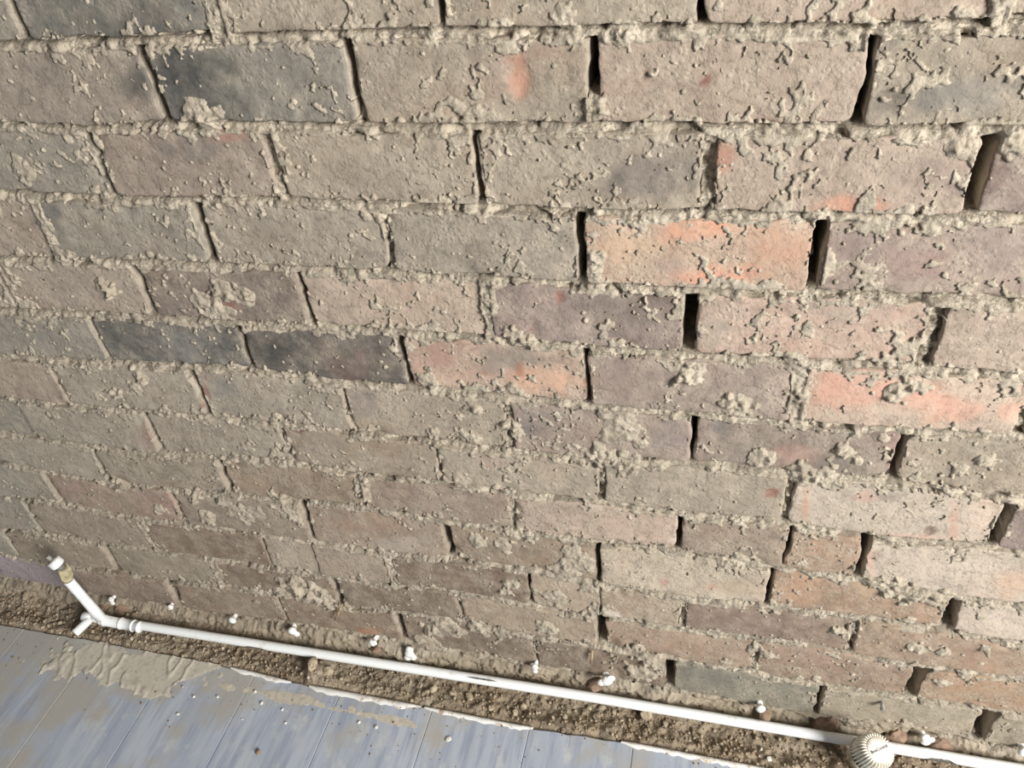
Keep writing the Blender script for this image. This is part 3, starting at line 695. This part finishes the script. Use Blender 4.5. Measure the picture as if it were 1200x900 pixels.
me = np_mesh('dirt_strip', np.stack([A.ravel(), Bq.ravel(), hz.ravel()], 1), F, True, np.concatenate([np.clip(cd, .01, .9), np.full((A.size, 1), 0.45)], 1))
link('dirt_strip', me, MAT_DIRT, floor, kind='stuff')
def ground_z(x, y):
    i = min(max(int((x - dx[0]) / st), 0), len(dx) - 1); j = min(max(int((y - dy[0]) / st), 0), len(dy) - 1)
    return float(hz[j, i])

# fine crumbs: too many to count, one object
def crumbs():
    tv = np.array([(1,0,0),(-1,0,0),(0,1,0),(0,-1,0),(0,0,1),(0,0,-1)], float); tf = np.array([(0,2,4),(2,1,4),(1,3,4),(3,0,4),(2,0,5),(1,2,5),(3,1,5),(0,3,5)])
    V = []; F = []; C = []; n = 0
    for q in range(3400):
        xx = rng.uniform(-1.5, 0.9); e = edge_y(xx)
        if q < 3100: yy = e + 0.003 + (abs(e) - 0.012) * rng.random() ** 1.15; zz = ground_z(xx, yy)
        else: yy = e - abs(rng.normal(0, 0.05)) - 0.003; zz = ZF
        r = rng.uniform(0.0009, 0.0030) if rng.random() < .9 else rng.uniform(0.003, 0.0045)
        if q >= 3100: r *= 0.6
        v = tv * (1 + rng.uniform(-.35, .35, (6, 1))) * r; a = rng.uniform(0, 6.28)
        Rm = np.array([[math.cos(a), -math.sin(a), 0], [math.sin(a), math.cos(a), 0.2], [0, -.2, 1]])
        V.append(v @ Rm.T + (xx, yy, zz + r * 0.5)); F.append(tf + n); n += 6
        k = rng.random(); c = lin((172, 157, 134)) if k < .45 else (lin((146, 128, 105)) if k < .95 else lin((196, 186, 166)))
        C.append(np.tile(np.append(c, 0.2), (6, 1)))
    me = np_mesh('crumbs', np.concatenate(V), np.concatenate(F), False, np.concatenate(C))
    link('mortar_crumbs', me, MAT_DIRT, floor, kind='stuff')
crumbs()

# ------------------------------------------------------------------ heating pipe with riser
ZP = -0.020; RP = 0.0082
pa = on_z(120, 726, ZP); pb = on_z(700, 818, ZP); pc = on_z(1003, 869, ZP); pd = on_z(1120, 889, ZP)
pipe_pts = [pa]
for t in np.linspace(0, 1, 14)[1:]: pipe_pts.append(pa + (pb - pa) * t)
for t in np.linspace(0, 1, 8)[1:]: pipe_pts.append(pb + (pc - pb) * t)
dirp = (pd - pb) / np.linalg.norm(pd - pb)
pipe_pts.append(pc + dirp * 0.12); pipe_pts.append(pc + dirp * 0.30); pipe_pts.append(pc + dirp * 0.70)
pipe = empty('heating_pipe', tuple(pa), 'long white painted heating pipe with capped riser along the wall foot', 'pipe')
tube_obj('pipe_run', pipe_pts, RP, MAT_WHITE, pipe, 24)
dl = (pb - pa) / np.linalg.norm(pb - pa)
def along(px, py): return on_z(px, py, ZP)
def sleeve(name, p0, p1, r, mat, bead=True):
    p0 = np.array(p0); p1 = np.array(p1); d = (p1 - p0) / np.linalg.norm(p1 - p0)
    pts = [p0, p0 + d * .0012, p0 + d * .004, p0 + d * .0052, p1 - d * .0052, p1 - d * .004, p1 - d * .0012, p1]
    k = 1.12 if bead else 1.0
    tube_obj(name, pts, [r * .97, r * k, r * k, r, r, r * k, r * k, r * .97], mat, pipe, 24)
sleeve('coupling', along(122, 727), along(165, 735), 0.0098, MAT_WHITE)
sleeve('coupling', along(141, 730.5), along(158, 733.5), 0.0102, MAT_WHITE)
YR = pa[1]
top = on_y(79, 679, YR - 0.003); base = np.array([pa[0], YR, ZP])
r0 = base + (top - base) * 0.02
tube_obj('riser', [base - (top - base) * 0.03, base + (top - base) * .25, base + (top - base) * .6, top], [0.0098, 0.0094, 0.0088, 0.0088], MAT_WHITE, pipe, 24)
bm = bmesh.new(); bmesh.ops.create_uvsphere(bm, u_segments=20, v_segments=12, radius=0.0108)
link('elbow', bm_mesh('elbow', bm), MAT_WHITE, pipe)
ax = (top - base) / np.linalg.norm(top - base)
p_nut = on_y(75, 668, YR - 0.003); p_cap = on_y(66, 660, YR - 0.003); p_end = on_y(59, 655, YR - 0.003)
# hexagonal brass nut and its olive
bm = bmesh.new(); loc = Vector(pipe.location)
bm_tube(bm, [Vector(top) - loc, Vector(top + (p_nut - top) * 0.35) - loc], [0.0095, 0.0105], 16)
link('olive', bm_mesh('olive', bm), MAT_BRASS, pipe)
bm = bmesh.new(); q0 = Vector(top + (p_nut - top) * 0.30) - loc; q1 = Vector(p_nut + (p_nut - top) * 0.22) - loc
bm_tube(bm, [q0, q0.lerp(q1, .12), q0.lerp(q1, .88), q1], [0.0105, 0.0118, 0.0118, 0.0105], 6)
link('brass_nut', bm_mesh('brass_nut', bm, False), MAT_BRASS, pipe)
dcap = (p_end - p_nut) / np.linalg.norm(p_end - p_nut)
c0 = p_cap - dcap * 0.006; c1 = p_cap + dcap * 0.008
tube_obj('valve_neck', [p_nut, c0 + dcap * .004], 0.0085, MAT_BARE, pipe, 18)
cap_o = tube_obj('valve_cap', [c0, c0 + dcap * .0015, c1, c1 + dcap * 0.0003, c1 - dcap * 0.003], [0.0105, 0.0122, 0.0122, 0.0100, 0.0095], MAT_WHITE, pipe, 24)
tube_obj('gland', [c1 - dcap * .004, c1 + dcap * .0015, c1 + dcap * 0.003], [0.0088, 0.0088, 0.0060], MAT_GREY, pipe, 18)
bm = bmesh.new(); bm_tube(bm, [Vector(c1) - loc, Vector(c1 + dcap * 0.012) - loc], [0.0042, 0.0040], 4)
link('spindle', bm_mesh('spindle', bm, False), MAT_GREY, pipe)
# short branch and stub on the far side of the elbow
br = base - dl * 0.034
tube_obj('branch', [base + dl * .01, br], 0.0078, MAT_WHITE, pipe, 18)
tube_obj('branch_end', [br + dl * .012, br + dl * 0.002, br - dl * 0.007, br - dl * .009], [0.0092, 0.0098, 0.0098, 0.007], MAT_WHITE, pipe, 18)
stub0 = br + dl * 0.010; s1 = on_z(88, 742, ZP - 0.002)
tube_obj('stub', [stub0, s1, s1 + (s1 - stub0) * 0.03], [0.0080, 0.0080, 0.0062], MAT_WHITE, pipe, 18)
# places where the paint has flaked off
def flake(x0, y0, x1, y1, a0, a1):
    p0, p1 = on_z(x0, y0, ZP), on_z(x1, y1, ZP)
    q0 = pa + dl * np.dot(p0 - pa, dl); q1 = pa + dl * np.dot(p1 - pa, dl)
    if x0 > 900:
        q0 = pc + dirp * np.dot(p0 - pc, dirp); q1 = pc + dirp * np.dot(p1 - pc, dirp)
    bm = bmesh.new(); n = 14; rows = []
    side = Vector((dl[1], -dl[0], 0)).normalized(); upv = Vector((0, 0, 1))
    for i in range(n + 1):
        t = i / n; w = min(1, 4 * t, 4 * (1 - t)) * random.uniform(0.85, 1.1); am = (a0 + a1) / 2; hw = (a1 - a0) / 2 * w
        c = Vector(q0 + (q1 - q0) * t) - loc
        rows.append([bm.verts.new(c + (side * math.cos(a) + upv * math.sin(a)) * (RP + 0.00035)) for a in np.linspace(am - hw, am + hw, 6)])
    for a, b in zip(rows, rows[1:]):
        for q in range(5): bm.faces.new((a[q], a[q + 1], b[q + 1], b[q]))
    link('bare_patch', bm_mesh('bare_patch', bm), MAT_BARE, pipe)
flake(285, 754, 315, 759, -0.9, 0.30)
flake(762, 829, 790, 834, -0.8, 0.45)
flake(1082, 884, 1122, 891, -0.8, 0.55)
flake(548, 791, 585, 797, 1.0, 1.35)

# ------------------------------------------------------------------ thermostatic radiator valve
cap_c = on_z(1030, 878, 0.045)
view = (CAM - cap_c) / np.linalg.norm(CAM - cap_c)
axis = 0.87 * view + 0.50 * (0.86 * RIGHT + 0.5 * UP); axis /= np.linalg.norm(axis)
u_, v_, w_ = frame_of(axis)
tx = Vector(RIGHT * 0.87 + UP * 0.45); tx = (tx - w_ * tx.dot(w_)).normalized(); ty = w_.cross(tx)
foot = cap_c - axis * 0.066
trv = empty('radiator_valve', tuple(foot), 'round cream thermostatic radiator valve with ribbed grip on the white pipe', 'valve')
def L2(a, r, h): return (tx * math.cos(a) + ty * math.sin(a)) * r + w_ * h
def lathe(name, prof, mat, seg=40, gear=0, depth=0.0):
    bm = bmesh.new(); rings = []
    for r, h in prof:
        ring = []
        for k in range(seg):
            g = depth if gear and (k % 4) in (2, 3) else 0.0
            ring.append(bm.verts.new(L2(2 * math.pi * k / seg, max(r - (g if r > 0.018 else 0), 0.0002), h)))
        rings.append(ring)
    for a, b in zip(rings, rings[1:]):
        for k in range(seg): bm.faces.new((a[k], a[(k + 1) % seg], b[(k + 1) % seg], b[k]))
    bm.faces.new(rings[0]); bm.faces.new(rings[-1])
    return link(name, bm_mesh(name, bm, not gear), mat, trv)
lathe('valve_body', [(0.010, -0.012), (0.011, 0.0), (0.011, 0.012), (0.014, 0.014)], MAT_BRASS, 24)
lathe('collar', [(0.0165, 0.006), (0.0185, 0.008), (0.0185, 0.020), (0.0225, 0.024), (0.0268, 0.026), (0.0275, 0.030), (0.0268, 0.033)], MAT_COLLAR)
lathe('ribbed_grip', [(0.0250, 0.032), (0.0265, 0.034), (0.0262, 0.048), (0.0250, 0.058), (0.0236, 0.0635), (0.0222, 0.0650)], MAT_VALVE, 34 * 4, 1, 0.0052)
cap_p = lathe('end_cap', [(0.0168, 0.060), (0.0172, 0.0652), (0.0166, 0.0662), (0.010, 0.0668), (0.001, 0.0669)], MAT_VALVE, 48)
fc = bpy.data.curves.new('lettering', 'FONT'); fc.body = 'BossControl'; fc.size = 0.0062; fc.align_x = 'CENTER'; fc.align_y = 'CENTER'; fc.extrude = 0.00025; fc.offset = 0.00012
fo = bpy.data.objects.new('lettering_tmp', fc); col.objects.link(fo)
dg = bpy.context.evaluated_depsgraph_get(); tm = bpy.data.meshes.new_from_object(fo.evaluated_get(dg)); bpy.data.objects.remove(fo)
tm.materials.clear(); lt = link('lettering', tm, MAT_INK, cap_p)
tdir = Vector(RIGHT * 0.90 + UP * 0.43); tdir = (tdir - w_ * tdir.dot(w_)).normalized(); tup = w_.cross(tdir)
sc = 0.0285 / max(tm.vertices[0].co.x * 0 + (max(v.co.x for v in tm.vertices) - min(v.co.x for v in tm.vertices)), 1e-6)
for v in tm.vertices: v.co = tdir * v.co.x * sc + tup * v.co.y * sc + w_ * (v.co.z + 0.0669)

# ------------------------------------------------------------------ damp-proof injection plugs in the lowest joint
def plug_template(seed):
    r = random.Random(seed); bm = bmesh.new(); rings = []
    prof = [(0.0020, 0.010), (0.0042, 0.004), (0.0046, 0.0), (0.0068, -0.0005), (0.0072, -0.002), (0.0062, -0.0042), (0.0040, -0.0058), (0.0008, -0.0064)]
    for i, (rr, y) in enumerate(prof):
        rings.append([bm.verts.new((rr * math.cos(a) * r.uniform(.86, 1.1), y, rr * math.sin(a) * r.uniform(.86, 1.1))) for a in np.linspace(0, 2 * math.pi, 14, endpoint=False)])
    for a, b in zip(rings, rings[1:]):
        for k in range(14): bm.faces.new((a[k], a[(k + 1) % 14], b[(k + 1) % 14], b[k]))
    bm.faces.new(rings[-1]); bm.faces.new(rings[0])
    head = bm_mesh('head', bm)
    bm = bmesh.new(); bm_tube(bm, [(0, 0.002, 0), (0, 0.022, 0)], [0.0042, 0.003], 10); stem = bm_mesh('stem', bm)
    return head, stem
def plug_at(px, py, size, label, seed, tilt=(0, 0), tab=None, y=-0.010):
    p = on_y(px, py, y)
    o = empty('wall_plug', tuple(p), label, 'plug', 'white injection plugs along the foot of the wall')
    h, s = plug_template(seed)
    o.rotation_euler = (-tilt[0] * 0.5, 0, tilt[1]); size *= 1.12; o.scale = (size, size, size)
    link('plug_head', h, MAT_PLUG, o); link('plug_stem', s, MAT_PLUG, o)
    if tab:
        for ta in tab:
            bm = bmesh.new(); bmesh.ops.create_uvsphere(bm, u_segments=12, v_segments=8, radius=0.0052)
            for v in bm.verts: v.co = Vector((v.co.x * 1.1 + ta[0], v.co.y * 0.6 - 0.002, v.co.z * 1.0 + ta[1]))
            link('tear_tab', bm_mesh('tear_tab', bm), MAT_PLUG, o)
plug_at(131, 702, 0.80, 'narrow white plug at the wall foot just right of the pipe riser', 1, (0.5, 0), [(0.001, -0.009)])
plug_at(200, 711, 0.75, 'white plug below the wide open joint nearest the pipe riser', 2, (0.3, 0.2))
plug_at(273, 726, 0.95, 'round white plug in an orange-stained brick bottom above the pipe', 3, (0.1, 0))
plug_at(343, 738, 1.05, 'white plug with a second lobe under a thin cracked joint', 4, (0.4, 0.2), [(0.005, -0.007)])
plug_at(437, 752, 0.95, 'white plug set in a bright orange brick stain', 5, (0.2, -0.2), [(0.004, 0.002)])
plug_at(480, 765, 1.10, 'large lumpy white plug under an open joint, beside a smaller one', 6, (0.5, 0.1), [(-0.003, -0.007), (0.005, -0.006), (0.001, 0.008)])
plug_at(627, 781, 0.80, 'narrow white plug hanging below a ragged joint between two tan stones', 7, (0.4, 0), [(0.0, -0.010)])
plug_at(711, 796, 1.25, 'large crumpled white plug below the round hole in the wall', 8, (0.2, 0.3), [(-0.006, -0.002), (0.004, 0.003)])
plug_at(891, 829, 1.0, 'smooth round white plug below the dark green-grey brick', 9, (0.1, 0.1))
plug_at(1084, 867, 1.0, 'three-lobed white plug beside the thermostatic valve', 10, (0.2, 0.2), [(0.006, 0.003), (-0.002, 0.009)])
plug_at(1199, 879, 1.1, 'white plug below the tan brick right of the big hole', 11, (0.1, 0.1))

# ------------------------------------------------------------------ small things stuck in or lying about
p = on_y(1034, 826, -0.006)
sw = empty('wall_screw', tuple(p), 'short grey screw stub sticking out of a tan brick', 'screw')
bm = bmesh.new(); bm_tube(bm, [(0, 0.02, 0), (0, -0.006, -0.001)], [0.0028, 0.0030], 10); link('shank', bm_mesh('shank', bm), MAT_GREY, sw)
bm = bmesh.new(); bm_tube(bm, [(0, -0.005, -0.001), (0, -0.0085, -0.0015)], [0.0040, 0.0036], 8); link('screw_head', bm_mesh('screw_head', bm, False), MAT_GREY, sw)
def straw(x0, y0, x1, y1, label):
    a, b = on_y(x0, y0, -0.004), on_y(x1, y1, -0.007); m = (a + b) / 2 + np.array([0.001, -0.002, 0])
    tube_obj('straw', [a, m, b], [0.0018, 0.0020, 0.0012], MAT_STRAW, None, 8, label=label, cat='straw')
straw(401, 708, 392, 727, 'short dry straw poking out of an open joint above the pipe')
straw(694, 762, 692, 776, 'thin dry straw hanging below the round hole')

def lump_thing(name, px, py, size, mat, label, cat, group, seed, plane='z', lift=0.35, flat=0.75):
    if plane == 'z': p = on_z(px, py, ZF); zg = ground_z(p[0], p[1]) if p[1] > edge_y(p[0]) else ZF; p = np.array([p[0], p[1], zg + size * lift])
    else: p = on_y(px, py, plane)
    me = rock_mesh(name, size, seed, 2, flat)
    o = link(name, me, mat, None, label, cat, group); o.location = tuple(p); o.rotation_euler = (0, 0, random.uniform(0, 6.28) if plane == 'z' else 0)
    return o
frag = 'broken red brick bits at the wall foot'
lump_thing('brick_fragment', 965, 845, 0.026, MAT_RED, 'pale orange broken brick bulging below the open joint behind the pipe', 'brick piece', frag, 21, 0.002, flat=0.9)
lump_thing('brick_fragment', 58, 702, 0.036, MAT_RED, 'dusty red brick end under the purple-grey brick', 'brick piece', frag, 22, 0.004, flat=0.6)
lump_thing('brick_fragment', 124, 712, 0.018, MAT_RED, 'small red brick lump left of the narrow plug by the riser', 'brick piece', frag, 23, -0.004)
lump_thing('brick_fragment', 143, 714, 0.018, MAT_RED, 'small red brick lump right of the narrow plug by the riser', 'brick piece', frag, 24, -0.004)
lump_thing('brick_fragment', 441, 760, 0.012, MAT_RED, 'small orange brick crumb under the plug in the orange stain', 'brick piece', frag, 25, -0.008)
lump_thing('brick_fragment', 700, 803, 0.016, MAT_RED, 'reddish brick crumb under the large crumpled plug', 'brick piece', frag, 26, -0.008, flat=0.5)
lump_thing('brick_fragment', 897, 838, 0.015, MAT_RED, 'orange brick crumb under the smooth round plug', 'brick piece', frag, 27, -0.008, flat=0.6)
lump_thing('brick_fragment', 1050, 862, 0.020, MAT_RED, 'brown brick lump between the thermostatic valve and the three-lobed plug', 'brick piece', frag, 28, -0.004)
lump_thing('brick_fragment', 1100, 875, 0.020, MAT_RED, 'brown brick lump right of the three-lobed plug', 'brick piece', frag, 29, -0.004)
st_g = 'mortar stones lying in the dirt strip'
SL = {0: 'pale rounded pebble lying alone in the dirt strip', 1: 'round tan stone below the flaked paint on the pipe', 2: 'largest tan mortar lump half buried at the gap in the caulk', 3: 'second mortar lump beside the largest one at the floor edge',
      9: 'tan stone left of the narrow plug hanging below a ragged joint', 10: 'tan stone right of the narrow plug hanging below a ragged joint', 11: 'grey-tan stone behind the pipe riser', 12: 'tan stone under the purple-grey brick'}
for i, (x, y, s) in enumerate([(662,838,.0062),(757,840,.0115),(368,783,.016),(385,790,.012),(603,834,.008),(612,826,.008),(508,806,.009),(498,812,.008),(530,812,.008),(618,786,.009),(640,793,.013),
                              (90,700,.010),(30,698,.011),(70,728,.006),(50,735,.005),(95,738,.005),(75,745,.005),(823,872,.006),(880,882,.006),(845,870,.005),(720,832,.006),(690,826,.006),
                              (450,775,.006),(415,770,.006),(550,815,.007),(575,830,.006),(1130,880,.010),(1145,888,.009),(1165,890,.012),(1185,888,.010),(780,845,.006),(660,855,.005)]):
    lump_thing('rubble_stone', x, y, s, MAT_STONE, SL.get(i, 'small tan mortar stone lying in the dirt strip by the pipe'), 'stone', st_g, 60 + i)
ch_g = 'white plaster chips on the floor'
for i, (x, y, s) in enumerate([(299,811,.0035),(307,824,.0040),(209,837,.003),(331,832,.0028),(335,847,.0028),(441,852,.0035),(255,817,.003),(227,817,.003),(421,847,.003),(68,748,.0025),(284,843,.0022)]):
    lump_thing('plaster_chip', x, y, s, MAT_CHIP, 'tiny white plaster chip lying on the grey floor', 'chip', ch_g, 120 + i)
p1 = lump_thing('plaster_chip', 902, 888, 0.006, MAT_CHIP, 'white triangular plaster flake in the dirt beside the valve', 'chip', None, 140, flat=0.3)
lump_thing('plaster_chip', 526, 867, 0.006, MAT_CHIP, 'flat elongated white plaster flake on the floor', 'chip', None, 141, flat=0.2)
lump_thing('brown_clod', 303, 882, 0.0065, MAT_RED, 'small reddish brown clod lying on the grey floor', 'clod', None, 150)
print('bricks', nb)
